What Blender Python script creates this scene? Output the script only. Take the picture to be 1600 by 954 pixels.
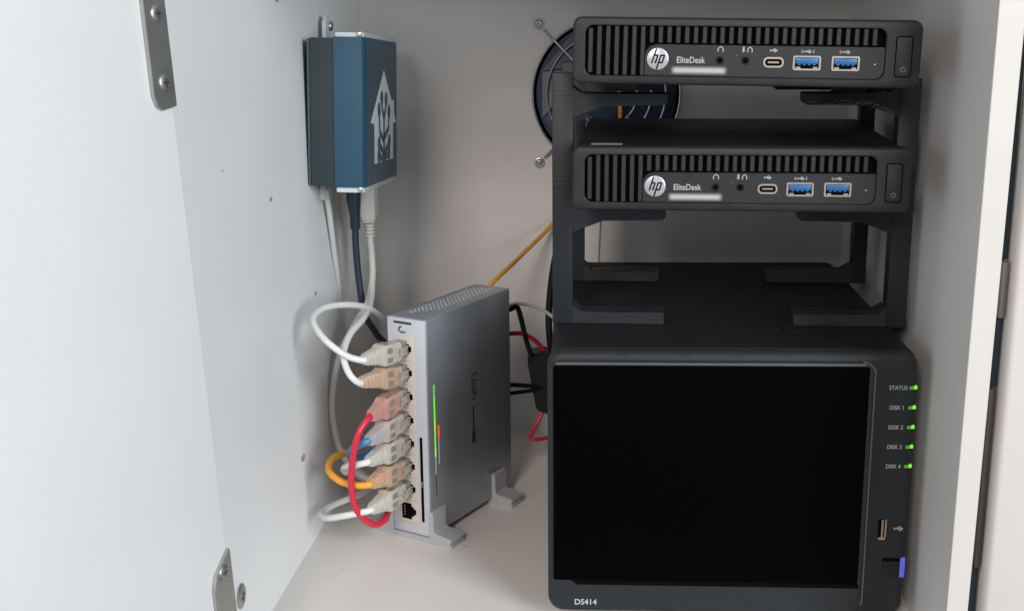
import bpy, bmesh, math, random
from mathutils import Vector, Matrix
random.seed(7)
for o in list(bpy.data.objects): bpy.data.objects.remove(o)
sc = bpy.context.scene
COL = sc.collection
U = 0.001                      # everything below is written in millimetres

# ---------------------------------------------------------------- camera
cam = bpy.data.cameras.new('camera'); co = bpy.data.objects.new('camera', cam); COL.objects.link(co)
cam.sensor_width = 36.0; cam.sensor_fit = 'HORIZONTAL'; cam.lens = 43.96
cam.clip_start = 0.01; cam.clip_end = 50
right = Vector((0.99627, 0.08562, -0.01052)); down = Vector((0.01053, -0.24175, -0.97028)); fwd = Vector((-0.08561, 0.96655, -0.24175))
up_ = -down; back = -fwd
co.matrix_world = Matrix(((right.x, up_.x, back.x, 26.1*U), (right.y, up_.y, back.y, -661.1*U), (right.z, up_.z, back.z, 353.9*U), (0, 0, 0, 1)))
sc.camera = co

# ---------------------------------------------------------------- world and lamps (indoor light)
w = bpy.data.worlds.new('World'); sc.world = w; w.use_nodes = True
w.node_tree.nodes['Background'].inputs[0].default_value = (0.86, 0.92, 1.0, 1)
w.node_tree.nodes['Background'].inputs[1].default_value = 0.2
def area(name, loc, target, sx, sy, power, col):
    l = bpy.data.lights.new(name, 'AREA'); l.shape = 'RECTANGLE'; l.size = sx; l.size_y = sy; l.energy = power; l.color = col
    o = bpy.data.objects.new(name, l); COL.objects.link(o); o.location = loc
    o.rotation_euler = (Vector(target) - Vector(loc)).to_track_quat('-Z', 'Y').to_euler()
area('room_lamp', (-0.42, -2.0, 1.2), (0.05, 0.1, 0.2), 0.5, 0.8, 26, (1.0, 0.90, 0.84))
area('window_light', (1.35, -1.5, 0.8), (-0.18, -0.05, 0.2), 0.9, 1.2, 50, (0.88, 0.95, 1.0))

sc.render.engine = 'CYCLES'
vs = sc.view_settings; vs.view_transform = 'Standard'; vs.look = 'None'; vs.exposure = 0.0; vs.gamma = 1.0; vs.use_curve_mapping = False

# ---------------------------------------------------------------- materials
def mat(name, col, rough=0.5, metal=0.0, bump=0.0, bscale=900.0, var=0.0, vscale=40.0, spec=0.5, trans=0.0, emit=None, estr=0.0, sss=0.0, coat=0.0, dust=0.0, stretch=None):
    m = bpy.data.materials.new(name); m.use_nodes = True
    nt = m.node_tree; n = nt.nodes; b = n['Principled BSDF']
    b.inputs['Base Color'].default_value = (*col, 1); b.inputs['Roughness'].default_value = rough
    b.inputs['Metallic'].default_value = metal; b.inputs['Specular IOR Level'].default_value = spec
    b.inputs['Transmission Weight'].default_value = trans
    b.inputs['Subsurface Weight'].default_value = sss; b.inputs['Subsurface Scale'].default_value = 0.004
    b.inputs['Coat Weight'].default_value = coat
    if emit: b.inputs['Emission Color'].default_value = (*emit, 1); b.inputs['Emission Strength'].default_value = estr
    tc = n.new('ShaderNodeTexCoord'); vec = tc.outputs['Object']
    if stretch:
        mp = n.new('ShaderNodeMapping'); mp.inputs['Scale'].default_value = stretch; nt.links.new(vec, mp.inputs[0]); vec = mp.outputs[0]
    last = None
    if var > 0:
        ns = n.new('ShaderNodeTexNoise'); ns.inputs['Scale'].default_value = vscale; ns.inputs['Detail'].default_value = 6
        nt.links.new(vec, ns.inputs['Vector'])
        mx = n.new('ShaderNodeMix'); mx.data_type = 'RGBA'
        mx.inputs[6].default_value = (*[c*(1-var) for c in col], 1); mx.inputs[7].default_value = (*[min(1, c*(1+var)) for c in col], 1)
        nt.links.new(ns.outputs['Fac'], mx.inputs[0]); last = mx.outputs[2]
        rr = n.new('ShaderNodeMapRange'); rr.inputs[3].default_value = max(0, rough-0.08); rr.inputs[4].default_value = min(1, rough+0.08)
        nt.links.new(ns.outputs['Fac'], rr.inputs[0]); nt.links.new(rr.outputs[0], b.inputs['Roughness'])
    if dust > 0:                                            # fine pale lint and dust grains
        vo = n.new('ShaderNodeTexVoronoi'); vo.inputs['Scale'].default_value = 210; nt.links.new(tc.outputs['Object'], vo.inputs['Vector'])
        n2 = n.new('ShaderNodeTexNoise'); n2.inputs['Scale'].default_value = 26; nt.links.new(tc.outputs['Object'], n2.inputs['Vector'])
        a = n.new('ShaderNodeMapRange'); a.inputs[1].default_value = 0.10; a.inputs[2].default_value = 0.04; nt.links.new(vo.outputs['Distance'], a.inputs[0])
        c = n.new('ShaderNodeMapRange'); c.inputs[1].default_value = 0.54; c.inputs[2].default_value = 0.66; nt.links.new(n2.outputs['Fac'], c.inputs[0])
        mu = n.new('ShaderNodeMath'); mu.operation = 'MULTIPLY'; nt.links.new(a.outputs[0], mu.inputs[0]); nt.links.new(c.outputs[0], mu.inputs[1])
        m2 = n.new('ShaderNodeMath'); m2.operation = 'MULTIPLY'; m2.inputs[1].default_value = dust; nt.links.new(mu.outputs[0], m2.inputs[0])
        mx = n.new('ShaderNodeMix'); mx.data_type = 'RGBA'; mx.inputs[6].default_value = (*col, 1); mx.inputs[7].default_value = (0.5, 0.5, 0.48, 1)
        if last: nt.links.new(last, mx.inputs[6])
        nt.links.new(m2.outputs[0], mx.inputs[0]); last = mx.outputs[2]
    if last: nt.links.new(last, b.inputs['Base Color'])
    if bump > 0:
        nb = n.new('ShaderNodeTexNoise'); nb.inputs['Scale'].default_value = bscale; nb.inputs['Detail'].default_value = 3
        nt.links.new(vec, nb.inputs['Vector'])
        bp = n.new('ShaderNodeBump'); bp.inputs['Strength'].default_value = bump; bp.inputs['Distance'].default_value = 0.0006
        nt.links.new(nb.outputs['Fac'], bp.inputs['Height']); nt.links.new(bp.outputs[0], b.inputs['Normal'])
    return m
M = {
 'lam':   mat('white_laminate', (.76, .755, .745), .42, bump=.14, bscale=240, var=.035, vscale=14),
 'lamb':  mat('white_hardboard', (.66, .635, .615), .38, bump=.16, bscale=160, var=.04, vscale=9, stretch=(1, 1, 9)),
 'shelf': mat('white_shelf_laminate', (.74, .70, .66), .45, bump=.10, bscale=300, var=.07, vscale=11),
 'edge':  mat('edge_band', (.61, .57, .535), .4, bump=.03, bscale=300, var=.03, vscale=30),
 'black': mat('textured_black_plastic', (.022, .022, .023), .45, spec=.3, bump=.4, bscale=1500, var=.2, vscale=130, dust=.22),
 'blk2':  mat('satin_black_plastic', (.016, .0165, .018), .42, spec=.22, bump=.12, bscale=900, var=.12, vscale=90),
 'grillb':mat('grille_backing', (.002, .002, .002), .9, spec=.05),  # near black so the rib gaps look shaded; shade is in the colour
 'chas':  mat('painted_steel_black', (.011, .011, .012), .55, spec=.22, bump=.12, bscale=900, var=.2, vscale=45, dust=.5),
 'rack':  mat('printed_black_plastic', (.013, .015, .019), .45, spec=.42, bump=.3, bscale=120, var=.15, vscale=60, stretch=(.3, .3, 16)),
 'nas':   mat('charcoal_plastic', (.022, .025, .028), .48, spec=.22, bump=.25, bscale=1200, var=.12, vscale=120),
 'nastop':mat('charcoal_shell', (.012, .013, .0145), .6, spec=.22, bump=.3, bscale=1100, var=.2, vscale=50, dust=.9),
 'blackout':  mat('blackout_black', (.0008, .0008, .001), .5, spec=.03),  # for the added plate over the blacked-out area
 'silver':mat('chrome_badge', (.62, .63, .66), .28, .6, var=.05, vscale=200),
 'steel': mat('brushed_zinc', (.42, .42, .40), .42, .85, bump=.08, bscale=400, var=.15, vscale=70),
 'screw': mat('screw_steel', (.50, .50, .48), .35, .9, var=.15, vscale=300),
 'slotm': mat('screw_recess', (.06, .06, .058), .5, .5),
 'port':  mat('port_shell', (.62, .53, .44), .35, .8, var=.1, vscale=400),
 'usbblue': mat('usb_tongue', (.02, .115, .31), .4),
 'copper': mat('contact', (.55, .38, .26), .35, .7),
 'print': mat('white_print', (.42, .43, .44), .6),
 'dimprint': mat('grey_print', (.25, .255, .26), .6),
 'dark':  mat('dark_cavity', (.002, .002, .003), .8, spec=.05),  # near black paints the shade inside sockets and slots; also plain black parts
 'swside':mat('switch_grey_shell', (.37, .39, .42), .40, .55, bump=.08, bscale=900, var=.06, vscale=60),
 'swface':mat('switch_front', (.50, .515, .55), .42, var=.03, vscale=60),
 'stand': mat('stand_grey', (.40, .41, .42), .45, bump=.08, bscale=700, var=.05, vscale=60),
 'cream': mat('jack_housing', (.58, .50, .44), .5),
 'swtext':mat('switch_print', (.035, .038, .045), .5),
 'hole':  mat('pale_vent', (.62, .64, .66), .5),
 'blueA': mat('blue_anodised', (.016, .072, .125), .42, .2, bump=.12, bscale=1300, var=.08, vscale=120),
 'greyA': mat('grey_anodised', (.024, .040, .047), .5, .2, bump=.12, bscale=1300, var=.08, vscale=120),
 'cap':   mat('white_end_cap', (.62, .66, .68), .45, var=.03),
 'logo':  mat('pale_logo_print', (.80, .83, .85), .55),
 'rim':   mat('grey_cover_rim', (.10, .098, .095), .4),
 'navy':  mat('dark_navy_rubber', (.014, .026, .046), .45, bump=.1),
 'wire':  mat('white_cable', (.66, .66, .65), .42, var=.05, vscale=90),
 'beige': mat('beige_cable', (.56, .52, .48), .42, var=.05, vscale=90),
 'red':   mat('red_cable', (.55, .018, .045), .35, var=.06, vscale=90),
 'orange':mat('orange_cable', (.78, .33, .03), .38, var=.06, vscale=90),
 'bluec': mat('blue_cable', (.05, .22, .42), .4, var=.06, vscale=90),
 'blackc':mat('black_cable', (.009, .010, .013), .5, spec=.25),
 'clear': mat('clear_plug', (.86, .82, .74), .2, trans=.75, spec=.5),
 'bootw': mat('frosted_boot_white', (.97, .92, .82), .2, trans=.6, sss=.15),
 'booto': mat('frosted_boot_amber', (.97, .70, .52), .2, trans=.6, sss=.15),
 'bootr': mat('frosted_boot_red', (.97, .58, .52), .2, trans=.6, sss=.15),
 'bootp': mat('frosted_boot_pinkish', (.95, .83, .79), .2, trans=.6, sss=.15),
 'bootdk': mat('boot_recess', (.28, .21, .15), .5),
 'green': mat('green_light', (.1, .5, .05), .4, emit=(.20, 1.0, .02), estr=.72),
 'greeny': mat('yellow_green_light', (.3, .5, .05), .4, emit=(.42, .85, .03), estr=.8),
 'green2': mat('soft_green_light', (.1, .4, .05), .4, emit=(.22, .85, .05), estr=.6),
 'greend': mat('green_light_lens', (.08, .22, .03), .4, emit=(.16, .7, .03), estr=.22),
 'redled':mat('red_light', (.6, .05, .02), .4, emit=(1.0, .025, .006), estr=1.7),
 'blueled': mat('blue_light', (.1, .1, .5), .4, emit=(.12, .10, .85), estr=.4),
 'fanb':  mat('fan_navy', (.016, .032, .075), .35, var=.1),
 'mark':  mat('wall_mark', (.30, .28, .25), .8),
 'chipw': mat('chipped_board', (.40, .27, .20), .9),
 'gapd':  mat('gap_navy', (.012, .022, .03), .8, bump=.3, bscale=80),
 'gapb':  mat('gap_brown', (.07, .05, .042), .7),
 'gapg':  mat('gap_taupe', (.16, .135, .12), .7),
 'plug2': mat('brown_cover_cap', (.16, .11, .08), .6),
}
def blur_mat():  # soft-edged pale tone standing for a blurred-out patch
    m = bpy.data.materials.new('blur_strip'); m.use_nodes = True; nt = m.node_tree; n = nt.nodes; b = n['Principled BSDF']
    b.inputs['Roughness'].default_value = .6
    tc = n.new('ShaderNodeTexCoord'); sp = n.new('ShaderNodeSeparateXYZ'); nt.links.new(tc.outputs['Generated'], sp.inputs[0])
    outs = []
    for ax, lo in (('X', .09), ('Z', .46)):
        a = n.new('ShaderNodeMath'); a.operation = 'SUBTRACT'; a.inputs[1].default_value = .5; nt.links.new(sp.outputs[ax], a.inputs[0])
        c = n.new('ShaderNodeMath'); c.operation = 'ABSOLUTE'; nt.links.new(a.outputs[0], c.inputs[0])
        r = n.new('ShaderNodeMapRange'); r.interpolation_type = 'SMOOTHSTEP'; r.inputs[1].default_value = .5; r.inputs[2].default_value = .5-lo; nt.links.new(c.outputs[0], r.inputs[0]); outs.append(r.outputs[0])
    mu = n.new('ShaderNodeMath'); mu.operation = 'MULTIPLY'; nt.links.new(outs[0], mu.inputs[0]); nt.links.new(outs[1], mu.inputs[1])
    mx = n.new('ShaderNodeMix'); mx.data_type = 'RGBA'; mx.inputs[6].default_value = (.05, .05, .05, 1); mx.inputs[7].default_value = (.40, .40, .40, 1)
    nt.links.new(mu.outputs[0], mx.inputs[0]); nt.links.new(mx.outputs[2], b.inputs['Base Color'])
    return m
M['label'] = blur_mat()

# ---------------------------------------------------------------- mesh helpers
def finish(name, bm, m, parent=None, smooth=False, loc=None, ang=35):
    bmesh.ops.recalc_face_normals(bm, faces=bm.faces)
    me = bpy.data.meshes.new(name); bm.to_mesh(me); bm.free()
    me.transform(Matrix.Scale(U, 4))
    me.materials.append(M[m] if isinstance(m, str) else m)
    if smooth:
        for p in me.polygons: p.use_smooth = True
        me.set_sharp_from_angle(angle=math.radians(ang))
    o = bpy.data.objects.new(name, me); COL.objects.link(o)
    if parent: o.parent = parent
    if loc: o.location = Vector(loc)*U
    return o
def empty(name, loc=(0, 0, 0), rot=(0, 0, 0)):
    o = bpy.data.objects.new(name, None); COL.objects.link(o); o.location = Vector(loc)*U; o.rotation_euler = rot
    o.empty_display_size = .01
    return o
def tag(o, label=None, cat=None, group=None, kind=None):
    if label: o['label'] = label
    if cat: o['category'] = cat
    if group: o['group'] = group
    if kind: o['kind'] = kind
    return o
def abox(bm, x0, x1, y0, y1, z0, z1, bev=0.0, seg=2):
    v = [bm.verts.new((x, y, z)) for x in (x0, x1) for y in (y0, y1) for z in (z0, z1)]
    fs = [bm.faces.new([v[i] for i in q]) for q in ((0, 1, 3, 2), (4, 6, 7, 5), (0, 4, 5, 1), (2, 3, 7, 6), (0, 2, 6, 4), (1, 5, 7, 3))]
    if bev > 0:
        ed = list({e for f in fs for e in f.edges})
        bmesh.ops.bevel(bm, geom=ed, offset=bev, segments=seg, affect='EDGES', profile=.5)
def box(name, d, m, parent=None, bev=0.0, seg=2, smooth=None):
    bm = bmesh.new(); abox(bm, *d, bev=bev, seg=seg)
    return finish(name, bm, m, parent, smooth=(bev > 0) if smooth is None else smooth)
def prism(name, pts, a0, a1, m, parent=None, axis='y', bev=0.0):
    """polygon pts in the two other axes, extruded along axis"""
    bm = bmesh.new()
    def P(p, a): return {'y': (p[0], a, p[1]), 'x': (a, p[0], p[1]), 'z': (p[0], p[1], a)}[axis]
    A = [bm.verts.new(P(p, a0)) for p in pts]; B = [bm.verts.new(P(p, a1)) for p in pts]
    bm.faces.new(A); bm.faces.new(B[::-1])
    for i in range(len(pts)):
        j = (i+1) % len(pts); bm.faces.new((A[i], A[j], B[j], B[i]))
    if bev > 0: bmesh.ops.bevel(bm, geom=list(bm.edges), offset=bev, segments=2, affect='EDGES')
    return finish(name, bm, m, parent, smooth=bev > 0)
def rr(x0, x1, z0, z1, r, n=6):
    out = []
    for cx, cz, a in ((x1-r, z1-r, 0), (x0+r, z1-r, 90), (x0+r, z0+r, 180), (x1-r, z0+r, 270)):
        for k in range(n+1):
            t = math.radians(a+90*k/n); out.append((cx+r*math.cos(t), cz+r*math.sin(t)))
    return out
def circ(cx, cz, r, n=32): return [(cx+r*math.cos(2*math.pi*k/n), cz+r*math.sin(2*math.pi*k/n)) for k in range(n)]
def loft(bm, loops, cap0=True, cap1=True, close=True):
    L = [[bm.verts.new(p) for p in lp] for lp in loops]
    for a, b in zip(L, L[1:]):
        n = len(a)
        for i in range(n if close else n-1):
            j = (i+1) % n; bm.faces.new((a[i], a[j], b[j], b[i]))
    if cap0: bm.faces.new(L[0])
    if cap1: bm.faces.new(L[-1][::-1])
def yl(pts, y): return [(p[0], y, p[1]) for p in pts]
def disc(name, cx, cz, r, y0, y1, m, parent, bev=.0, n=32):
    bm = bmesh.new()
    if bev: loft(bm, [yl(circ(cx, cz, r, n), y1), yl(circ(cx, cz, r, n), y0+bev), yl(circ(cx, cz, r-bev*.6, n), y0+bev*.3), yl(circ(cx, cz, r-bev*1.6, n), y0)])
    else: loft(bm, [yl(circ(cx, cz, r, n), y1), yl(circ(cx, cz, r, n), y0)])
    return finish(name, bm, m, parent, smooth=True)
def spline(P, n=10):
    P = [Vector(p) for p in P]; Q = [P[0]*2-P[1]]+P+[P[-1]*2-P[-2]]; out = []
    for i in range(1, len(Q)-2):
        a, b, c, d = Q[i-1:i+3]
        for k in range(n):
            t = k/n; out.append(.5*((2*b)+(c-a)*t+(2*a-5*b+4*c-d)*t*t+(3*b-a-3*c+d)*t**3))
    out.append(P[-1]); return out
def sweep(bm, path, rad, n=12):
    path = [Vector(p) for p in path]; up = Vector((.13, .31, .94)).normalized(); loops = []
    prev = None
    for i, p in enumerate(path):
        t = (path[min(i+1, len(path)-1)]-path[max(i-1, 0)]).normalized()
        if prev is None: u = t.cross(up).normalized()
        else: u = (prev-t*prev.dot(t)).normalized()
        prev = u; v = t.cross(u)
        r = rad(i/(len(path)-1)) if callable(rad) else rad
        loops.append([p+u*r*math.cos(2*math.pi*k/n)+v*r*math.sin(2*math.pi*k/n) for k in range(n)])
    loft(bm, loops)
def tube(name, pts, r, m, parent=None, n=10, sides=12, straight=False):
    bm = bmesh.new(); sweep(bm, pts if straight else spline(pts, n), r, sides)
    return finish(name, bm, m, parent, smooth=True, ang=60)
def text(name, s, size, m, parent, x, z, y, sx=1.0, align='LEFT', rot=None, loc=None, bold=0.0):
    cu = bpy.data.curves.new(name, 'FONT'); cu.body = s; cu.size = size; cu.align_x = align; cu.extrude = .04; cu.offset = bold; cu.resolution_u = 3
    t = bpy.data.objects.new(name, cu); COL.objects.link(t)
    dg = bpy.context.evaluated_depsgraph_get(); me = bpy.data.meshes.new_from_object(t.evaluated_get(dg)); bpy.data.objects.remove(t)
    me.transform(Matrix.Scale(U, 4) @ Matrix.Diagonal((sx, 1, 1, 1)))
    me.materials.clear(); me.materials.append(M[m])
    o = bpy.data.objects.new(name, me); COL.objects.link(o); o.parent = parent
    if loc: o.location = Vector(loc)*U; o.rotation_euler = rot
    else: o.location = Vector((x, y, z))*U; o.rotation_euler = (math.pi/2, 0, 0)
    return o

# ---------------------------------------------------------------- the cabinet
TOP = 430.
def wl(y, z):                                  # inner face of the (slightly out of square) left wall
    t = (y+75)/401.; return (-178.7-.0295*z)*(1-t)+(-172.7-.0151*z)*t
def slab(name, quad, th, m):
    """quad: four corners; th: thickness vector"""
    bm = bmesh.new(); A = [bm.verts.new(p) for p in quad]; B = [bm.verts.new(Vector(p)+Vector(th)) for p in quad]
    bm.faces.new(A); bm.faces.new(B[::-1])
    for i in range(4): j = (i+1) % 4; bm.faces.new((A[i], A[j], B[j], B[i]))
    return finish(name, bm, m)
fl = tag(box('cabinet_floor', (-186, 200.5, -60, 329, -18, 0), 'shelf'), kind='structure')
wb = tag(slab('cabinet_back_wall', ((-195, 326, -18), (220, 326, -18), (220, 326, TOP), (-195, 326, TOP)), (0, 4, 0), 'lamb'), kind='structure')
bm = bmesh.new(); G = 16
gy = [-78+404*k/G for k in range(G+1)]; gz = [-18+(TOP+18)*k/G for k in range(G+1)]
loft(bm, [[(wl(y, z), y, z) for y in gy]+[(wl(y, z)-16, y, z) for y in reversed(gy)] for z in gz])
wleft = tag(finish('cabinet_left_wall', bm, 'lam'), kind='structure')
wr = tag(slab('cabinet_right_wall', ((196.1, -53, -18), (200.6, 326, -18), (198.6, 326, TOP), (198.6, -53, TOP)), (10.5, 0, 0), 'lam'), kind='structure')
bm = bmesh.new(); loft(bm, [[(a+ka*z, y, z) for a, ka, y in ((196.0, .0058, -53.06), (196.0, .0058, -54.0), (196.4, .0058, -54.5), (206.2, .0108, -54.5), (206.7, .0108, -54.0), (206.7, .0108, -53.06))] for z in (-18, TOP)]); finish('edge_band', bm, 'edge', wr)
ct = tag(box('unseen_cabinet_top', (-192, 209, -50, 326, TOP+.5, TOP+17), 'lam'), kind='structure')  # top panel out of view, added to shade the back wall
# cover caps let into the shelf near its front edge
for cx, cy in ((-84, -1.5), (55, -1.0)):
    bm = bmesh.new(); loft(bm, [[(cx+4.5*math.cos(a*.3142), cy+4.5*math.sin(a*.3142), z) for a in range(20)] for z in (0.05, .9)]); finish('cover_cap', bm, 'plug2', fl, smooth=True)
# small nail holes and knocks in the left wall and shelf
def wall_mark(y, z, ry, rz, m='mark', name='nail_hole'):
    x = wl(y, z)+.25; bm = bmesh.new()
    lp = []
    for k in range(12):
        a = k*math.pi/6; j = .75+.5*random.random(); lp.append((y+ry*j*math.cos(a), z+rz*j*math.sin(a)))
    loft(bm, [[(wl(py, pz)-.3, py, pz) for py, pz in lp], [(wl(py, pz)+.12, py, pz) for py, pz in lp]])
    return finish(name, bm, m, wleft)
for a in ((65, 236, 3.2, 1.5), (147, 158.6, 2.8, 1.4), (-14, 264, 1.4, .5), (108, 352, 3.5, 1.8)): wall_mark(*a)
wall_mark(88.5, 63, 5, 2.4, 'chipw', 'chipped_spot'); wall_mark(206, 159, 3.2, 5.5, 'mark', 'chipped_spot')
for cx, cy in [(-73, 96), (-20, 118)]+[(random.uniform(-150, -20), random.uniform(5, 120)) for _ in range(9)]:
    cr = .9 if cy in (96, 118) else random.uniform(.25, .5); bm = bmesh.new(); loft(bm, [[(cx+cr*math.cos(a*.7854), cy+cr*.8*math.sin(a*.7854), z) for a in range(8)] for z in (0.02, .3)]); finish('crumb', bm, 'mark', fl)

def cross_screw(name, parent, mtx, r, m='screw', dome=1.6):
    """pan head with a cross slot, axis +z of mtx"""
    bm = bmesh.new(); n = 28
    prof = [(r, 0), (r, dome*.35), (r*.86, dome*.75), (r*.6, dome), (r*.55, dome)]
    loft(bm, [[(q*math.cos(2*math.pi*k/n), q*math.sin(2*math.pi*k/n), h) for k in range(n)] for q, h in prof])
    bm.transform(mtx); o = finish(name, bm, m, parent, smooth=True)
    bm = bmesh.new(); abox(bm, -r*.52, r*.52, -r*.11, r*.11, dome-.4, dome+.05); abox(bm, -r*.11, r*.11, -r*.52, r*.52, dome-.4, dome+.06); bm.transform(mtx)
    finish('cross_slot', bm, 'slotm', o)
    return o
# screw driven into the left wall near the shelf
mt = Matrix.Translation((wl(-49, 35)+.1, -49, 35)) @ Matrix.Rotation(math.pi/2, 4, 'Y') @ Matrix.Rotation(.25, 4, 'Z')
ws = cross_screw('wall_screw', None, mt, 7.0, 'steel', 1.4)
tag(ws, 'large cross slot screw head in the left wall just above the shelf', 'screw')

# open door on the left: hinged on the front edge of the left wall, swung past square
door = empty('cabinet_door', (-172.4, -76, 0), (Matrix.Rotation(-.0459, 3, 'Y') @ Matrix.Rotation(math.radians(-106), 3, 'Z')).to_euler())
tag(door, 'bright white cabinet door standing open on the left with metal hinge plates', 'door')
# local: x runs along the door away from the hinge (towards the viewer), y is the face normal
dl = bmesh.new()
lo = [(0, 78), (-.6, 80), (-.6, 300), (0, 303)]
abox(dl, 0, 430, -18, 0, -20, TOP, bev=1.2, seg=3)
finish('door_panel', dl, 'lam', door, smooth=True)
def hinge(z0, z1, zs, pts):
    h = prism('hinge_leaf', pts, .05, 2.2, 'steel', door, 'y', bev=.35)
    for zz in zs:
        cross_screw('screw', h, Matrix.Translation((8.0, 2.1, zz)) @ Matrix.Rotation(-math.pi/2, 4, 'X'), 4.1, 'steel', 1.2)
    return h
hinge(305, 400, (315.5, 347), [(.3, 304), (11, 303), (15, 305), (17, 310), (17, 400), (.3, 400)])
hinge(-10, 76, (66.5, 20), [(.3, -10), (17, -10), (17, 60), (14.5, 67), (.8, 77), (.3, 76)])

# right: dark gap and the next white door panel beside the cabinet
dr = empty('neighbour_door', (214.3, -53, 0), (0, .0075, 0)); tag(dr, 'white door panel at the right edge beyond the dark gap', 'door')
box('door_panel', (0, 160, -1, 17, -20, TOP), 'edge', dr, bev=3.5, seg=4)
def gapbox(z0, z1, m, label, y=-45, cat='box'):  # plain blocks for vague contents, set forward to keep the gap dark
    o = box('gap_filler', (210.6+.008*z0, 213.8+.0075*z0, y, y+50, z0, z1), m, None, bev=1.0); tag(o, label, cat)
gapbox(225, 430, 'gapd', 'dark navy filler block high in the gap beside the right wall', -43, 'bundle')
gapbox(196, 224.5, 'gapg', 'taupe filler block in the gap between the navy ones', -47)
gapbox(160, 195.5, 'gapd', 'small dark blue filler block under the taupe one in the gap', -45, 'bundle')
gapbox(62, 159.5, 'gapb', 'tall dark brown filler block in the gap beside the right wall', -46, 'board')
gapbox(-20, 61.5, 'gapd', 'black blue filler block lowest in the gap beside the right wall', -44, 'bundle')

# ---------------------------------------------------------------- storage unit with drive bays behind a black cover
PSI = -.018
def stack_frame(x, y, z, name, tilt=0.0, nose=0.0, psi=PSI):
    c, s = math.cos(psi), math.sin(psi); X = x-88
    return empty(name, (88+c*X-s*y, s*X+c*y, z), (nose, tilt, psi))
nas = stack_frame(-12.7, 3.1, 0, 'network_storage', psi=.032)
tag(nas, 'black desktop storage box with green status lights under the printed rack', 'storage unit')
NW, NH, ND = 201.8, 163.3, 233.
bm = bmesh.new()
o1 = rr(1.2, NW-.6, 8, NH, 7, 6); o2 = rr(1.2, NW-.6, 8, NH, 7, 6)
loft(bm, [yl(o1, ND), yl(o2, 7)])
finish('shell', bm, 'nastop', nas, smooth=True)
bm = bmesh.new()                                  # front frame: soft shouldered, with an opening for the cover
OUT = lambda i: rr(-.6+i, NW-i, 5.5+i, NH-.5-i, max(9-i, 1), 6)
loft(bm, [yl(OUT(0), 7.2), yl(OUT(0), 4.6), yl(OUT(.5), 2.6), yl(OUT(1.5), 1.1), yl(OUT(3.4), .2), yl(OUT(5.2), 0)])
finish('front_bezel', bm, 'nas', nas, smooth=True)
# removable cover on the left of the front
bm = bmesh.new()
CV = lambda i: rr(.6+i, 177.6-i, 9+i, 157.8-i, max(7-i, .8), 6)
loft(bm, [yl(CV(0), 1.2), yl(CV(0), -1.2), yl(CV(.5), -1.9), yl(CV(1.4), -2.2)])
cover = finish('front_cover', bm, 'nas', nas, smooth=True)
bm = bmesh.new(); IN = rr(2.8, 174.8, 27.5, 155.6, 1.2, 3)
loft(bm, [yl(IN, -2.1), yl(IN, -2.9), yl(rr(3.2, 174.4, 27.9, 155.2, 1.0, 3), -3.1)])
finish('blackout_plate', bm, 'blackout', cover)  # added black plate filling a blacked-out area, not a real insert
prism('grip_slot', [(12.5, 27.2), (16, 24.4), (175.6, 24.4), (175.6, 27.2)], -2.35, -2.0, 'dark', cover)
bm = bmesh.new(); loft(bm, [yl(rr(4, 172.5, 156.0, 157.1, .3, 2), y) for y in (-2.0, -2.6)]); finish('top_strip', bm, 'rim', cover)
# silver seam down the right of the cover
bm = bmesh.new(); sweep(bm, spline([(171, -1.2, 157.9), (175, -1.4, 156.6), (177.6, -1.4, 153), (178.1, -1.4, 147), (178.1, -1.4, 80), (178.1, -1.4, 20), (177.2, -1.4, 14.5)], 8), .5, 8)
finish('seam', bm, 'rim', cover, smooth=True)
for x0 in (38, 73, 101, 128):
    box('latch_notch', (x0, x0+8, .5, 4, 158.9, 161.2), 'nas', nas, bev=.5)
text('model_name', 'DS414', 4.9, 'print', cover, 14.6, 11.9, -2.28, .98, bold=.06)
for i, (s, zz) in enumerate((('STATUS', 142.0), ('DISK 1', 130.6), ('DISK 2', 119.2), ('DISK 3', 107.8), ('DISK 4', 96.4))):
    text('led_caption', s, 3.3, 'print', nas, 186.2 if i == 0 else 187.0, zz, -.12, .86, bold=.03)
    led = box('status_light', (199.6, 201.5, .3, 3.0, zz+.1, zz+2.0), 'green', nas, bev=.3)
    box('light_lens', (197.2, 199.5, -.1, .9, zz+.15, zz+1.95), 'greend', led)
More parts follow.
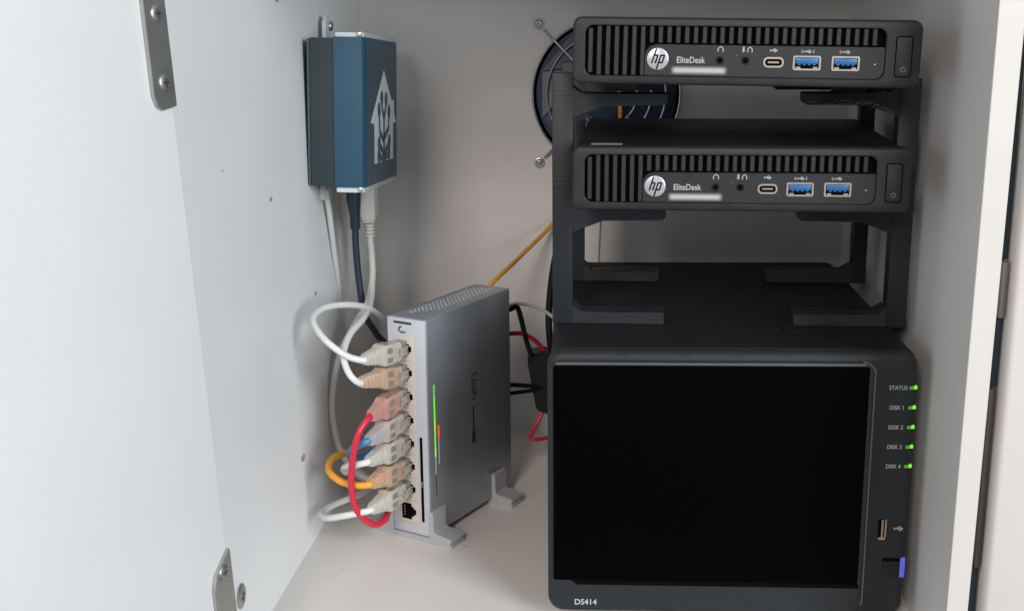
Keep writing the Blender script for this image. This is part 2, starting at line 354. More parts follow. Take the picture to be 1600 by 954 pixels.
# upright usb socket, its symbol, power button with its blue light
def ring(name, outer, inner, y0, y1, m, parent, yin=None):
    bm = bmesh.new(); loft(bm, [yl(outer, y1), yl(outer, y0), yl(inner, y0), yl(inner, yin if yin is not None else y1)], False, False)
    return finish(name, bm, m, parent, smooth=True)
us = ring('usb_socket', rr(184.4, 190.8, 52.6, 66.6, .5, 2), rr(185.0, 190.2, 53.2, 66.0, .3, 2), -.25, 1.0, 'nas', nas)
box('socket_cavity', (185.0, 190.2, -.06, 1.0, 53.2, 66.0), 'dark', us)
box('contact', (186.9, 188.0, -.12, .4, 54.6, 65.6), 'copper', us); box('contact', (188.8, 189.8, -.12, .4, 55.2, 65.8), 'copper', us); box('contact', (185.4, 189.4, -.14, .4, 53.4, 55.0), 'copper', us)
def usb_icon(parent, x, z, y, s, m='print', ss=False, bolt=False):
    bm = bmesh.new()
    def ln(a, b, t=.22): 
        a, b = Vector(a), Vector(b); d = (b-a).normalized(); nn = Vector((-d.y, d.x))*t*s
        q = [a*s-nn, b*s-nn, b*s+nn, a*s+nn]; loft(bm, [[(x+p.x, yy, z+p.y) for p in q] for yy in (y, y+.12)])
    ln((-2.0, 0), (2.0, 0)); ln((-1.0, 0), (.1, 1.0)); ln((.1, 1.0), (.9, 1.0)); ln((-.3, 0), (.6, -.9)); ln((.6, -.9), (1.2, -.9))
    ln((1.6, 0), (2.6, 0), .5); ln((.8, 1.0), (1.4, 1.0), .42); ln((1.1, -.9), (1.7, -.9), .42); ln((-2.5, 0), (-1.7, 0), .6)
    if bolt: ln((4.5, 1.3), (3.9, -.1)); ln((3.9, .1), (4.6, -.1)); ln((4.6, 0), (4.0, -1.3))
    o = finish('usb_symbol', bm, m, parent)
    if ss: text('speed_mark', 'SS', 3.0*s, m, parent, x-5.4*s, z-1.05*s, y, .8)
    return o
usb_icon(nas, 196.2, 60.4, -.15, 1.0)
box('power_button', (188.6, 198.0, -.5, 1.0, 30.8, 40.4), 'blk2', nas, bev=.5)
box('button_recess', (188.4, 198.2, -.3, .2, 40.5, 42.4), 'dark', nas)
box('power_light', (198.5, 201.5, .3, 4.8, 30.4, 42.4), 'blueled', nas, bev=.3)
for fx in (22, 180):
    for fy in (34, 210): disc('rubber_foot', 0, 0, 11, -4, 4.2, 'dark', nas).matrix_local = Matrix.Translation(Vector((fx, fy, 4.2))*U) @ Matrix.Rotation(math.pi/2, 4, 'X')

# ---------------------------------------------------------------- printed rack
rack = empty('computer_rack', (0, 57, 163.6)); tag(rack, 'black printed two level rack on top of the storage unit holding two computers', 'rack')
def fr(x, z): return (x, z-163.6)
for yb, inset in ((0, 0), (113, 0)):
    for side in (-1, 1):
        xa, xb = (-13.4, -1.5) if side < 0 else (180.2, 191.8)
        if side > 0 and yb: xb = 189.5
        if side < 0 and yb: xb = 2.0
        zt = 310 if side < 0 else 306
        box('post', (xa, xb, yb, yb+12, 0, zt-163.6), 'rack', rack, bev=.5)
        xi = xb if side < 0 else xa; xe = 52.3 if side < 0 else (127.6 if not yb else 124.2)
        sg = 1 if side < 0 else -1
        # foot
        prism('foot', [fr(xi-sg*.4, 163.7), fr(xe, 163.7), fr(xe, 170.6), fr(xi+sg*5.5, 170.6), fr(xi-sg*.4, 175)], yb+.6, yb+17.5, 'rack', rack, bev=.35)
        box('foot_slot', (xe-sg*15 if sg > 0 else xe+7, xe-sg*7 if sg > 0 else xe+15, yb+11, yb+12.2, 6.6, 7.15), 'dark', rack)
        # carrying arms with a sloped brace
        for zb, zc, nm in ((225.6, 233.4, 'lower'), (291.6, 298.0, 'upper')):
            pts = [fr(xi-sg*.4, zb-7.2), fr(xi+sg*17.5, zb), fr(xe-sg*2, zb), fr(xe, zb+1.6), fr(xe, zc), fr(xi+sg*5, zc), fr(xi-sg*.4, zc+4.5)]
            prism('arm', pts, yb+.7, yb+16, 'rack', rack, bev=.35)
for side in (-1, 1):
    xa = -12 if side < 0 else 184.5
    for zz in (226.5, 292.5): box('side_rail', (xa, xa+6, 12.2, 112.8, zz-163.6, zz+5-163.6), 'rack', rack, bev=.4)
# frayed lower layers on the upper right arm
bm = bmesh.new()
for k in range(110):
    t = k/110.; x = 129+t*48; z = (291.4 if x < 162 else 291.4-(x-162)*.42)-163.6+random.random()*2.6
    if x < 147 and k % 3: continue
    l = .5+random.random()*1.3; abox(bm, x, x+l, .15+random.random()*.3, .9, z, z+.28)
tag(finish('frayed_strands', bm, M['steel'] if False else M['dimprint'], rack), kind='stuff')

# ---------------------------------------------------------------- two small computers
def computer(z, y, tilt, nose, label):
    c = stack_frame(0, y, z, 'mini_computer', tilt, nose); tag(c, label, 'computer', 'small computers in the rack')
    W, H = 177., 34.2
    bm = bmesh.new(); abox(bm, 1.6, W-1.6, 8.2, 175, .8, H-1.9, bev=.9, seg=2); finish('chassis', bm, 'chas', c, smooth=True)
    B = lambda i: rr(i, W-i, i, H-i, max(4.6-i, .8), 7)
    ins = rr(6.6, 159, 4.4, 29.9, 4.2, 7)
    bm = bmesh.new()
    loft(bm, [yl(B(.6), 9), yl(B(0), 8), yl(B(0), 3.2), yl(B(.25), 1.1), yl(B(.8), .35), yl(B(1.7), .03), yl(rr(6.2, 159.4, 4.0, 30.3, 4.4, 7), 0), yl(ins, .35), yl(ins, 3.0)], True, False)
    bz = finish('bezel', bm, 'black', c, smooth=True)
    bm = bmesh.new(); loft(bm, [yl(ins, 2.9), yl(ins, 3.4)]); finish('grille_backing', bm, 'grillb', bz)
    # ribs
    n = 34; p0 = 9.3; pitch = 4.5
    for k in range(33):
        x = p0+k*pitch; zb = 4.6 if x < 37 else 21.3
        e = 0 if 11 < x < 155 else 1.2
        o = box('rib', (x-1.15, x+1.15, .55, 2.9, zb+e, 29.7-e), 'black', bz, bev=.32, seg=1)
    # port panel
    pl = [(158.6, 4.6), (158.6, 20.0), (157.6, 20.9), (42.5, 20.9), (39.6, 19.8), (38.0, 17.2), (37.6, 14), (37.6, 4.6)]
    pl = [(37.6, 4.7), (154.8, 4.7), (157.4, 5.8), (158.6, 8.4), (158.6, 20.6), (43.2, 20.6), (40.0, 19.6), (38.0, 17.2), (37.6, 14.5)]
    pp = prism('port_panel', pl, .12, 3.0, 'black', bz, bev=.3)
    # badge
    bd = disc('badge', 44.2, 13.3, 5.6, -.35, .4, 'silver', pp, bev=.35, n=40)
    def stroke(pts, m='dark'):
        prism('badge_letter', pts, -.42, -.3, m, bd)
    sl = .30; cx, cz = 44.2, 13.3
    def sx(x, z): return (cx+x+sl*z, cz+z)
    def bar(x0, x1, z0, z1): stroke([sx(x0, z0), sx(x1, z0), sx(x1, z1), sx(x0, z1)])
    bar(-2.75, -1.95, -2.3, 5.2)                                   # h stem, running to the rim
    bar(-1.95, -.45, 1.35, 2.15); bar(-.95, -.15, -2.3, 1.75)
    bar(.65, 1.45, -5.3, 2.15); bar(1.45, 3.0, 1.35, 2.15); bar(2.5, 3.3, -2.3, 1.9); bar(1.45, 2.5, -2.3, -1.5)
    text('badge_name', 'EliteDesk', 4.5, 'print', pp, 53.8, 11.4, .04, .84, bold=.04)
    prism('blur_strip', rr(51.0, 80.0, 5.4, 10.0, 1.6, 5), -.02, .11, 'label', pp)  # added pale strip in place of a blurred-out patch
    # round audio sockets
    for jx in (76.0, 89.0):
        j = ring('audio_socket', circ(jx, 13.0, 2.3), circ(jx, 13.0, 1.55), -.12, .3, 'blk2', pp, 1.2)
        disc('socket_cavity', jx, 13.0, 1.56, .02, .5, 'dark', j)
    bm = bmesh.new(); sweep(bm, spline([(74.9, 0, 17.2), (74.8, 0, 18.6), (76.1, 0, 19.8), (77.4, 0, 18.6), (77.3, 0, 17.2)], 5), .26, 6); finish('headphone_symbol', bm, 'print', pp)
    bm = bmesh.new(); sweep(bm, spline([(90.0, 0, 17.2), (89.9, 0, 18.6), (91.0, 0, 19.8), (92.1, 0, 18.6), (92.0, 0, 17.2)], 5), .26, 6); abox(bm, 87.4, 88.2, 0, .14, 18.2, 19.9); abox(bm, 86.9, 88.7, 0, .14, 17.7, 18.0); abox(bm, 87.65, 87.95, 0, .14, 17.1, 17.8); finish('headset_symbol', bm, 'print', pp)
    # usb-c
    s = ring('usb_c_socket', rr(98.0, 108.4, 9.7, 15.0, 2.4, 5), rr(98.9, 107.5, 10.6, 14.1, 1.6, 5), -.25, .3, 'port', pp, .9)
    box('socket_cavity', (98.9, 107.5, .02, .5, 10.6, 14.1), 'dark', s); box('tongue', (100.4, 106.0, -.05, .4, 11.9, 12.8), 'copper', s)
    for ux in (120.0, 139.4):
        s = ring('usb_socket', rr(ux-7.0, ux+7.0, 8.6, 15.9, .9, 4), rr(ux-6.1, ux+6.1, 9.4, 15.1, .4, 4), -.3, .3, 'port', pp, 1.0)
        box('socket_cavity', (ux-6.1, ux+6.1, .04, .6, 9.4, 15.1), 'dark', s)
        box('tongue', (ux-5.7, ux+5.7, -.12, .5, 11.9, 14.8), 'usbblue', s, bev=.15)
        for k in range(4): box('contact', (ux-4.4+k*2.5, ux-3.0+k*2.5, -.06, .3, 11.2, 11.85), 'usbblue', s)
        box('shell_tab', (ux-5.4, ux-3.2, -.1, .3, 9.5, 10.3), 'port', s); box('shell_tab', (ux+3.2, ux+5.4, -.1, .3, 9.5, 10.3), 'port', s)
    usb_icon(pp, 103.0, 18.3, .02, .72); usb_icon(pp, 120.3, 18.0, .02, .66, ss=True, bolt=True); usb_icon(pp, 139.6, 18.0, .02, .66, ss=True)
    disc('activity_light', 154.0, 12.0, .42, .0, .4, 'print', pp, n=12)
    # power button
    po = rr(163.7, 172.3, 5.6, 26.4, 1.6, 5); pi_ = rr(164.3, 171.7, 6.2, 25.8, 1.2, 5)
    ring('button_groove', po, pi_, -.03, .2, 'grillb', bz)
    bm = bmesh.new(); loft(bm, [yl(pi_, .3), yl(pi_, -.12), yl(rr(164.7, 171.3, 6.6, 25.4, 1.0, 5), -.3)]); pb = finish('power_button', bm, 'black', bz, smooth=True)
    bm = bmesh.new(); sweep(bm, [(168+1.25*math.cos(math.radians(a)), -.31, 9.7+1.25*math.sin(math.radians(a))) for a in range(125, 416, 20)], .14, 6); abox(bm, 167.85, 168.15, -.4, -.28, 9.8, 11.3); finish('power_symbol', bm, 'dimprint', pb)
    return c
c1 = computer(308.0, 0, .020, -.014, 'small black desktop computer on the upper arms of the rack')
c2 = computer(240.6, 3.4, .004, 0.0, 'small black desktop computer on the lower arms of the rack')
for c, zz in ((c1, 7.4), (c2, 6.4)):
    for fx in (24, 152):
        for fy in (66, 160): box('rubber_foot', (fx-9, fx+9, fy-5, fy+5, -zz, 1.2), 'blk2', c, bev=.8)
box('paper_tag', (9, 26, 24, 31, 32.25, 32.45), 'dimprint', c2)

# ---------------------------------------------------------------- fan behind its guard on the back wall
fan = empty('wall_fan', (14, 326, 277.5)); tag(fan, 'round navy fan behind a wire guard on the back wall', 'fan')
bm = bmesh.new(); loft(bm, [yl(circ(0, 0, 57.5, 64), -.1), yl(circ(0, 0, 57.5, 64), -1.6), yl(circ(0, 0, 56, 64), -2.2), yl(circ(0, 0, 54, 64), -.6)], True, False); finish('opening_ring', bm, 'dark', fan, smooth=True)
disc('fan_frame', 0, 0, 56, -.8, 0, 'fanb', fan, n=64)
disc('hub', 0, 0, 20, -3.5, -.9, 'fanb', fan, bev=1, n=40)
for k in range(9):
    a0 = k*2*math.pi/9; bm = bmesh.new(); lps = []
    for r in (21, 32, 43, 53):
        t = (r-21)/32.; a = a0+.35*t; wd = .26+.1*t
        lps.append([(r*math.cos(a-wd), -1.0, r*math.sin(a-wd)), (r*math.cos(a+wd), -4.2, r*math.sin(a+wd)), (r*math.cos(a+wd), -3.6, r*math.sin(a+wd)), (r*math.cos(a-wd), -.9, r*math.sin(a-wd))])
    loft(bm, lps); finish('blade', bm, 'fanb', fan, smooth=True)
for r in (57, 46, 35, 24):
    bm = bmesh.new(); n = 72; sec = 8
    L = []
    for k in range(n):
        a = 2*math.pi*k/n
        L.append([bm.verts.new(((r+.8*math.cos(b*math.pi/4))*math.cos(a), -6.0+.8*math.sin(b*math.pi/4), (r+.8*math.cos(b*math.pi/4))*math.sin(a))) for b in range(sec)])
    for k in range(n):
        for b in range(sec): bm.faces.new((L[k][b], L[(k+1) % n][b], L[(k+1) % n][(b+1) % sec], L[k][(b+1) % sec]))
    finish('guard_ring', bm, 'screw', fan, smooth=True)
for a, b in ((-1, 1), (-1, -1), (1, 1), (1, -1)):
    e = Vector((52.2*a, 0, 53.6*b)); 
    g = tube('guard_arm', [(e.x*.92, -2.0, e.z*.92), (e.x*.84, -4.0, e.z*.84), (e.x*.72, -7.2, e.z*.72), (e.x*.3, -7.4, e.z*.3)], .95, 'screw', fan, 6, 8)
    bm = bmesh.new(); sweep(bm, [(e.x+3.3*math.cos(t*.3142), -1.2, e.z+3.3*math.sin(t*.3142)) for t in range(21)], .9, 8); finish('guard_eye', bm, 'screw', g, smooth=True)
    cross_screw('screw', g, Matrix.Translation((e.x, -1.0, e.z)) @ Matrix.Rotation(math.pi/2, 4, 'X'), 2.7, 'screw', 1.3)

# ---------------------------------------------------------------- blue controller box on the left wall
bx = empty('wall_controller', (-178.6, 147, 232), (-.07, .018, 0)); tag(bx, 'blue and dark grey controller box with house and tree emblem on the left wall', 'controller box')
BH, BL = 96., 124.
# local: x out from the wall, y deep, z up
prism('base_half', [(.4, 0), (17.0, 0), (17.0, BL), (.4, BL)], 0, BH, 'greyA', bx, 'z', bev=.5)
prism('base_flange', [(-1.2, 0), (.3, 1), (.3, 8), (-1.2, 8)], .6, BH-.6, 'greyA', bx, 'z')
prof = [(16.6, -1.2), (35.2, -1.2), (36.6, .2), (37.2, 4)]
prof += [(37.2, 4+(BL-12)*t/10) for t in range(1, 11)]
prof += [(35.5, BL-3), (31, BL+1.2), (16.6, BL+1.2)]
prism('cover_half', prof, -.6, BH+.6, 'blueA', bx, 'z')
pc = [(17.5, -.2), (34.6, -.2), (36.0, 1.0)] + [(36.4, 4+(BL-12)*t/10) for t in range(0, 11)] + [(34.5, BL-3), (30.5, BL), (17.5, BL)]
for z0, z1 in ((-4.0, -.7), (BH+.7, BH+3.4)):
    ec = prism('end_cap', pc, z0, z1, 'cap', bx, 'z', bev=.5)
    box('cap_clip', (32.4, 35.2, -1.4, .2, z0+.2, z1+.3), 'screw', ec, bev=.2)
# mounting tab above, with its screw
prism('mounting_tab', [(40, 88), (56, 88), (56, 103), (52, 112), (44, 112), (40, 108)], -.6, 2.2, 'cap', bx, 'x', bev=.4)
cross_screw('screw', bx, Matrix.Translation((2.2, 52, 105.5)) @ Matrix.Rotation(math.pi/2, 4, 'Y'), 3.4, 'screw', 2.2)
prism('mounting_tab', [(28, -12), (40, -12), (40, 4), (28, 4)], -.6, 3.4, 'cap', bx, 'x', bev=.4)
# emblem: house-shaped arrow with a tree of round-ended branches
ex = lambda y: 37.2
def emblem(name, pts, off, m, par):
    bm = bmesh.new(); A = [bm.verts.new((ex(p[0])+off, p[0], p[1])) for p in pts]; bm.faces.new(A)
    r = bmesh.ops.extrude_face_region(bm, geom=list(bm.faces)); bmesh.ops.translate(bm, vec=(.16, 0, 0), verts=[v for v in r['geom'] if isinstance(v, bmesh.types.BMVert)])
    return finish(name, bm, m, par)
E0 = 60.
hs = emblem('emblem_house', [(30, 13), (100, 13), (100, 39), (112, 39), (104, 46), (104, 56), (96, 54), (65, 76), (17, 41), (30, 40)], .05, 'logo', bx)
def twig(pts, r=3.0, ball=True):
    for a, b in zip(pts, pts[1:]):
        a, b = Vector(a), Vector(b); d = (b-a).normalized(); nn = Vector((-d.y, d.x))*r*.75
        emblem('emblem_branch', [tuple(a-nn), tuple(b-nn), tuple(b+nn), tuple(a+nn)], .24, 'blueA', hs)
    if ball: emblem('emblem_bud', circ(pts[-1][0], pts[-1][1], r*1.75, 14), .26, 'blueA', hs)
twig([(64, 13), (64, 44)], 3.4, False)
twig([(64, 43), (57, 50), (56, 57)]); twig([(64, 43), (71, 50), (72, 56)])
twig([(64, 27), (48, 34), (46, 49)]); twig([(64, 29), (82, 36), (83, 47)])
twig([(64, 18), (46, 26)]); twig([(64, 14.5), (45, 17.5)]); twig([(64, 18), (84, 26)]); twig([(64, 14.5), (82, 18)])

# ---------------------------------------------------------------- network switch standing on edge
PS = -.457
sw = empty('network_switch', (-123.8, 113.9, 4.0), (0, 0, PS)); tag(sw, 'slim grey network switch standing on edge with seven plugs in its front', 'network switch')
SW, SH, SD = 29.7, 148.6, 104.2
bm = bmesh.new(); abox(bm, 0, SW, .8, SD, 0, SH, bev=.9, seg=3); finish('housing', bm, 'swside', sw, smooth=True)
fp = box('front_plate', (.15, SW-.15, -.6, .9, .3, SH-.3), 'swface', sw, bev=.4)
box('dark_bar', (5.4, 19.3, -.75, -.5, 144.6, 146.2), 'swtext', fp)
bm = bmesh.new(); sweep(bm, [(14.6, -.7, 139.3), (12.2, -.7, 139.0), (10.4, -.7, 139.4), (9.6, -.7, 140.6), (9.7, -.7, 141.8), (10.6, -.7, 142.6), (11.6, -.7, 142.7)], .5, 6); finish('maker_mark', bm, 'swtext', fp, smooth=True)
jf = box('jack_block', (5.6, 20.6, -1.0, .2, 7.2, 137.0), 'cream', fp, bev=.2)
prism('memory_slot', rr(23.4, 25.4, 9.8, 69.5, .95, 4), -.85, -.55, 'dark', fp)
text('slot_caption', 'PoE', 2.6, 'print', fp, 0, 0, 0, 1, loc=(25.0, -.92, 34.5), rot=(math.pi/2, -math.pi/2, 0))
PB = [128.4-16.1*k for k in range(8)]
for b in PB:
    pts = [(7.6, b-5.6), (15.4, b-5.6), (15.4, b-3.4), (17.2, b-3.4), (17.2, b-1.9), (19.0, b-1.9), (19.0, b+1.9), (17.2, b+1.9), (17.2, b+3.4), (15.4, b+3.4), (15.4, b+5.6), (7.6, b+5.6)]
    prism('jack', pts, -1.15, -.9, 'dark', jf)
    for g in (-1, 1): box('joint_line', (6.0, 20.2, -1.08, -.95, b+g*8.0-.12, b+g*8.0+.12), 'mark', jf) if g < 0 else None
for zz in range(4): box('jack_pin', (9.6, 10.2, -1.3, -1.1, PB[7]-3+zz*1.9, PB[7]-2+zz*1.9), 'copper', jf)
# side lights, dark lettering, rows of vent holes along the top
[box('link_light_bar', (SW-.05, SW+.22, 7.25, 8.55, a, b), m, sw, bev=.1) for a, b, m in ((54, 60, 'greeny'), (60.1, 72, 'green'), (72.1, 79, 'greeny'), (79.1, 95, 'green'), (95.1, 104, 'green2'))]
box('link_light_bar', (SW-.05, SW+.2, 7.4, 8.4, 42, 53.5), 'hole', sw); box('link_light_bar', (SW-.05, SW+.2, 7.6, 8.2, 26, 41), 'swtext', sw)
box('power_light_bar', (SW-.05, SW+.22, 11.4, 12.7, 66.5, 75), 'redled', sw, bev=.1); box('power_light_bar', (SW-.05, SW+.2, 11.7, 12.5, 48, 66), 'hole', sw)
text('side_name', 'UniFi', 9.2, 'swtext', sw, 0, 0, 0, 1.0, loc=(SW+.1, 52.6, 99.5), rot=Matrix(((0, 0, 1), (0, 1, 0), (-1, 0, 0))).to_euler(), bold=.1)
box('side_rule', (SW-.02, SW+.1, 53.4, 55.2, 58, 75.5), 'swtext', sw); box('side_badge', (SW-.02, SW+.1, 52.2, 56.4, 49.5, 58), 'swtext', sw)
bm = bmesh.new()
for i in range(21):
    a = 14+i*4.2
    for j in range(9):
        if i < 4 and j > 2+i*1.6: continue
        if i > 18 and j < (i-18)*2.6: continue
        l = 6.2+j*1.75; h = .72
        loft(bm, [[(l+h*math.cos(t*1.0472), a+(j % 2)*1.2+h*math.sin(t*1.0472), z) for t in range(6)] for z in (SH-.02, SH+.09)])
tag(finish('vent_holes', bm, 'hole', sw), kind='stuff')
# two stands clipped round the lower edge
for a0 in (-1.5, 76.):
    x0, x1 = -17., SW+17.
    pts = [(x0, -4), (x1, -4), (x1+.6, -1.8), (x1-.6, -1.6), (x1-.6, .6), (x1+.6, .8), (x1, 2.4), (SW+5, 4.0), (SW+3.4, 5.2), (SW+3.2, 18.6), (SW+.15, 18.6), (SW+.15, -.15), (-.15, -.15), (-.15, 18.6), (-3.2, 18.6), (-3.4, 5.2), (-5, 4.0), (x0, 2.4), (x0-.6, .8), (x0+.6, .6), (x0+.6, -1.6), (x0-.6, -1.8)]
    prism('stand', pts, a0, a0+15, 'stand', sw)

# ---------------------------------------------------------------- cables (centre lines in millimetres)
PATH = {
 'c1':[[-131.4,69.1,135.4],[-141.6,67,139.1],[-154.7,70,147.9],[-164,80,156.2],[-164.1,93,159.9],[-158,108,160],[-147.7,128,155.6],[-141.3,148,147.5],[-137.4,172,134.6],[-131.6,200,117.3]],
 'c2':[[-133.2,65.4,122],[-138.1,63,127.2],[-142.8,68,134.7],[-145.2,80,139.4],[-145.2,100,144],[-142.8,125,146.3],[-143.4,150,147.4],[-146.6,178,151],[-149.6,198,162.6],[-151.4,206,181.9],[-151.8,208,204.7],[-151.6,208,223.1]],
 'c3':[[-129.6,72.7,97.1],[-134.6,66,90],[-138.8,64,75.4],[-140.8,64,58.3],[-140.2,66,42.3],[-136.2,70,30.7],[-129.7,76,23.3],[-125,84,22.6],[-124.6,96,23.3],[-126.5,120,22.2],[-128.5,150,14.4]],
 'c4':[[-131.2,69.5,82.1],[-135.9,72,78.9],[-142.3,80,73.2],[-147.7,92,65.1],[-147.1,102,59.1],[-142.8,112,57.1],[-138,125,56.5],[-136,160,48.7]],
 'c5':[[-131.5,68.8,68.6],[-138.2,69,66.7],[-144.9,73,63.7],[-149.6,82,58.7],[-150.8,94,51.8],[-147.6,108,47.2],[-142.6,122,36.8],[-139.3,160,19.7]],
 'c6':[[-131.1,69.7,53.2],[-139.2,69,52.8],[-148,70,54.4],[-155.4,74,57.4],[-159.6,82,59.4],[-159.6,95,60.6],[-155.4,105,60],[-151.4,116,57.7],[-138.3,160,48.6]],
 'c7':[[-131,69.9,35.7],[-138.3,69,34.1],[-149,70,31.2],[-159.7,74,27.8],[-165.8,82,26.4],[-166.5,92,25.2],[-161.4,105,24.4],[-151.5,120,23.9],[-139.4,160,17.3]],
 'usb':[[-150,196,190.3],[-149,195,174.8],[-148.2,190,159.7],[-150,180,144.9],[-157.5,172,131.6],[-166.5,166,114.5],[-171.9,162,94.7],[-173.9,158,72.4],[-169.4,152,50.9],[-162.6,146,40],[-157.1,142,33.6],[-148.7,150,24],[-141,180,10.6]],
 'blk':[[-158.8,186,203.9],[-158.3,186,183.5],[-157,186,158.2],[-153.8,186,135],[-148.7,190,122.2],[-143.1,198,111],[-133.4,220,94.6]],
 'yel':[[-78,222,131.5],[-69.3,226,146],[-54.7,255,156.7],[-40.3,292,166.1],[-28.1,316,176],[-9.1,321,201.4],[13.4,320,234.4],[24.2,318,257],[25,318,269.3],[24.4,322,281.2]],
 'wth':[[-59.2,222,130.7],[-50.3,228,132.7],[-41.6,238,129.8],[-32.6,246,124.4],[-22.9,252,116.1],[-11.4,256,103.6]],
 'bk2':[[-58.7,216,128.4],[-52,220,131.3],[-48.6,224,131.3],[-46,226,122.6],[-43.1,230,106.8],[-39.2,234,91.4]],
 'bk3':[[-61.7,216,74.7],[-52.9,224,71.8],[-39.4,234,67.9],[-30.1,240,64.1]],
 'bk4':[[-61.8,216,65.8],[-53,224,65.3],[-39.4,234,64.3],[-30.1,240,65.6]],
 'rd1':[[-61.2,216,111.9],[-52.3,222,111.9],[-44.5,230,109.3],[-36.7,240,101.7],[-30.3,246,91.5],[-24.8,250,74.8]],
 'rd2':[[-26.7,248,55.9],[-30.5,246,46.2],[-35.2,242,36.2],[-40.3,236,27.9],[-38,232,26.3],[-31,236,25.5],[-20.8,246,24.7]],
 'bk5':[[-20.4,262,171.7],[-24.8,262,147],[-27.2,260,122.5],[-27.1,258,102.9],[-25.2,258,82.5],[-26.8,250,64.5]],
 'wv':[[10.1,323,190.9],[9.3,323,170.2],[8.4,323,149.4],[7.9,323,133.6]],
 'wl':[[-176.3,178,224.9],[-175.5,183,208.9],[-176,196,174.4],[-175.9,204,153.9],[-176.7,212,132.9],[-176.8,222,105.8]],
}
def patch(i, boot, wire, r, label, ring_mat=None):
    P = PATH['c%d' % i]; tip = Vector(P[0])
    c = empty('patch_cable', P[0]); tag(c, label, 'cable', 'patch cables plugged into the switch')
    port = Vector((-123.8, 113.9, 4.0))+Vector((math.cos(PS), math.sin(PS), 0))*11.6+Vector((0, 0, PB[i-1]))
    d = Vector((-math.sin(PS), math.cos(PS), 0)); lr = Vector((math.cos(PS), math.sin(PS), 0)); zz = Vector((0, 0, 1))
    def sec(t, w, h, sag=1.0, rnd=.3, off=(0, 0)):
        """rounded rectangle section at distance t from the front; w along the stack, h across"""
        base = port-d*t; f = max(0, min(1, (t-8)/max(1, (port-tip).dot(d)-8)))
        base = base.lerp(tip, 0)+zz*((tip-port).z*f**1.1)+lr*((tip-port).dot(lr)*f)
        q = rr(-h/2+off[0], h/2+off[0], -w/2+off[1], w/2+off[1], min(w, h)*rnd, 3)
        return [base+lr*a+zz*b-tip for a, b in q]
    L = (port-tip).dot(d)
    bm = bmesh.new(); loft(bm, [sec(t, w, h, rnd=.08) for t, w, h in ((.9, 11.2, 7.2), (12, 11.4, 7.6))]); pg = finish('plug', bm, 'clear', c, smooth=True)
    bm = bmesh.new(); loft(bm, [sec(t, 5.4, 1.0, off=(4.6+t*.16, 0)) for t in (1.5, 6, 12)]); finish('latch', bm, 'clear', pg, smooth=True)
    for k in range(4): 
        bm = bmesh.new(); loft(bm, [sec(t, .7, .5, off=(-2.6, -3.6+k*2.2)) for t in (1.2, 6)]); finish('contact', bm, 'copper', pg)
    bm = bmesh.new()
    st = [(7.5, 12.2, 9.0), (8.2, 13.0, 9.8), (16, 13.4, 10.2), (18, 14.6, 11.4), (25.5, 14.2, 11.2), (28, 11.6, 9.6)]
    k0 = 28.5; n = 5; step = (L-1.5-k0)/n
    for k in range(n):
        w = 10.8-k*(10.8-6.6)/n; h = 9.2-k*(9.2-6.2)/n; st += [(k0+k*step+.3, w, h), (k0+k*step+step*.55, w-.2, h-.2), (k0+k*step+step*.62, w-1.3, h-1.3), (k0+k*step+step*.95, w-1.3, h-1.3)]
    st += [(L-1.0, 6.0, 5.6)]
    loft(bm, [sec(t, w, h, rnd=.22) for t, w, h in st]); bo = finish('strain_boot', bm, boot, c, smooth=True, ang=25)
    for s in (-1, 1):                                             # grip recesses seen on the flank and the top of the boot
        bm = bmesh.new(); loft(bm, [sec(t, 3.6, .5, off=(5.55, s*3.0)) for t in (19, 24.6)]); finish('grip_recess', bm, 'bootdk', bo)
        bm = bmesh.new(); loft(bm, [sec(t, .5, 3.4, off=(s*2.6, 7.05)) for t in (19, 24.6)]); finish('grip_recess', bm, 'bootdk', bo)
    # conductor seen through the boot, then the free cable
    inner = [Vector(P[0])+d*18, Vector(P[0])+d*6]
    tube('wire', [v-tip for v in inner+[Vector(p) for p in P]], r, wire, c, 10, 12)
patch(1, 'bootw', 'wire', 2.1, 'white patch cable looping out to the left wall from the topmost switch port')
patch(2, 'booto', 'wire', 2.1, 'white patch cable with amber boot, second plug from the top')
patch(3, 'bootr', 'red', 2.15, 'red patch cable with a red boot hanging in a long arc')
patch(4, 'bootp', 'bluec', 2.4, 'blue patch cable in the middle port below the red plug')
patch(5, 'bootw', 'wire', 2.2, 'white patch cable plugged in between the blue and the orange cables')
patch(6, 'booto', 'orange', 2.3, 'orange patch cable with amber boot curling to the left')
patch(7, 'bootw', 'wire', 2.2, 'white patch cable plugged in lowest, lying in a flat loop near the shelf')
def cable(key, r, m, label, name='cable'):
    P = PATH[key]; o = Vector(P[0])
    t = tube(name, [Vector(p)-o for p in P], r, m, None, 10, 12); t.location = o*U
    return tag(t, label, 'cable')
cable('yel', 1.7, 'orange', 'orange cable rising from behind the switch to the wall fan')
cable('wth', 1.4, 'wire', 'thin white cable from the back of the switch to behind the storage unit')
cable('bk2', 1.9, 'blackc', 'black cable bending down from the switch back into the black adapter')
cable('bk3', 1.7, 'blackc', 'upper of two straight black cables between the switch and the adapter')
cable('bk4', 1.5, 'blackc', 'lower of two straight black cables between the switch and the adapter')
cable('rd1', 1.7, 'red', 'red cable arching from the switch back over the black adapter')
cable('rd2', 1.5, 'red', 'red cable with a sharp bend near the shelf under the adapter')
cable('bk5', 2.6, 'blackc', 'black cable hanging behind the left post of the rack')
cable('wv', .8, 'wire', 'thin white wire hanging on the back wall behind the rack')
cable('wl', 2.0, 'wire', 'white cable running down the left wall under the blue box')
ad = empty('power_adapter', (-33, 244, 47)); tag(ad, 'black power adapter hanging behind the storage unit beside the switch', 'adapter')
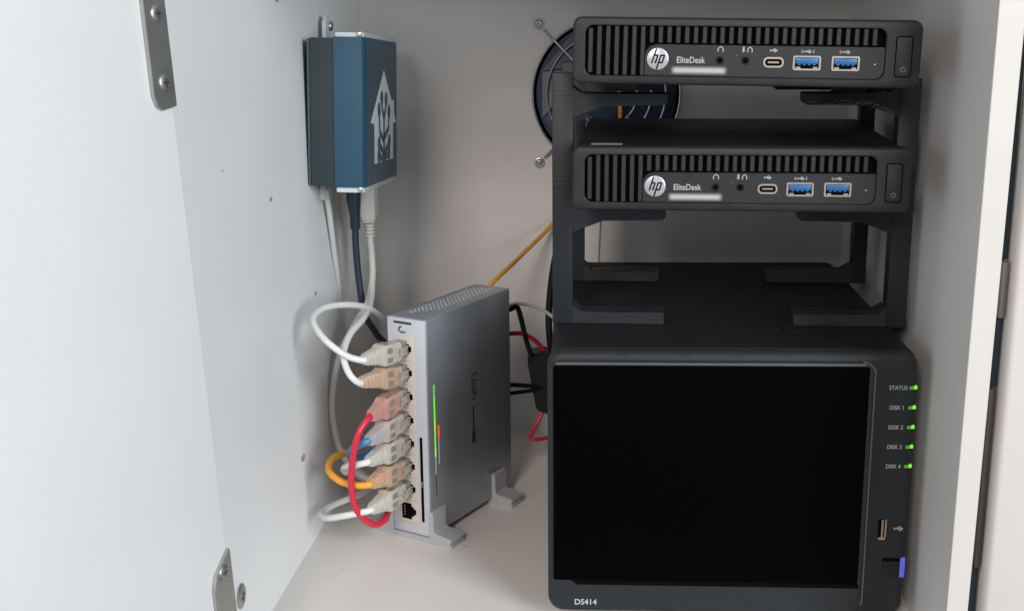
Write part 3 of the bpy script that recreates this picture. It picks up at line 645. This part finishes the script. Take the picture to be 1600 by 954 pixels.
prism('adapter_body', [(-3, 0), (13, -6), (18, 2), (16, 40), (4, 46), (-9, 44), (-9.5, 38)], -6, 14, 'blackc', ad, bev=1.4)
# black power lead and beige usb lead under the blue box
pw = empty('power_lead', (-158.5, 186, 204)); tag(pw, 'dark navy power lead hanging from the blue box to behind the switch', 'cable')
P0 = Vector((-158.5, 186, 204))
bm = bmesh.new(); loft(bm, [[(x+w*math.cos(k*.3927), w*math.sin(k*.3927), z) for k in range(16)] for x, w, z in ((.0, 5.1, 29), (0, 5.1, 12), (.3, 4.0, 4), (.4, 3.4, 2), (.4, 3.3, -8))]); cb = finish('connector', bm, 'navy', pw, smooth=True)
for k in range(5):
    bm = bmesh.new(); loft(bm, [[(.4+w*math.cos(q*.3927), w*math.sin(q*.3927), z) for q in range(16)] for w, z in ((3.3, 2.2-k*2.1), (3.8, 1.9-k*2.1), (3.8, 1.1-k*2.1), (3.3, .8-k*2.1))]); finish('strain_ring', bm, 'navy', cb, smooth=True)
tube('wire', [Vector((.4, 0, -4))]+[Vector(p)-P0 for p in PATH['blk']][1:], 2.4, 'navy', pw)
ub = empty('usb_lead', (-149.8, 196, 190)); tag(ub, 'beige lead with a boxy plug hanging from the blue box to the shelf', 'cable'); P0 = Vector((-149.8, 196, 190))
bm = bmesh.new(); 
loft(bm, [[(x, y, z) for x, y in rr(-w, w, -h, h, 1.4, 4)] for w, h, z in ((5.6, 8.2, 42), (5.6, 8.2, 14), (4.2, 5.4, 9), (3.0, 3.2, 8))]); uc = finish('connector', bm, 'beige', ub, smooth=True)
for k in range(4):
    bm = bmesh.new(); loft(bm, [[(w*math.cos(q*.3927), w*math.sin(q*.3927), z) for q in range(16)] for w, z in ((2.8, 8.0-k*2.5), (3.7, 7.7-k*2.5), (3.7, 6.4-k*2.5), (2.8, 6.1-k*2.5))]); finish('strain_ring', bm, 'beige', uc, smooth=True)
tube('wire', [Vector((0, 0, 8))]+[Vector(p)-P0 for p in PATH['usb']], 2.5, 'beige', ub)
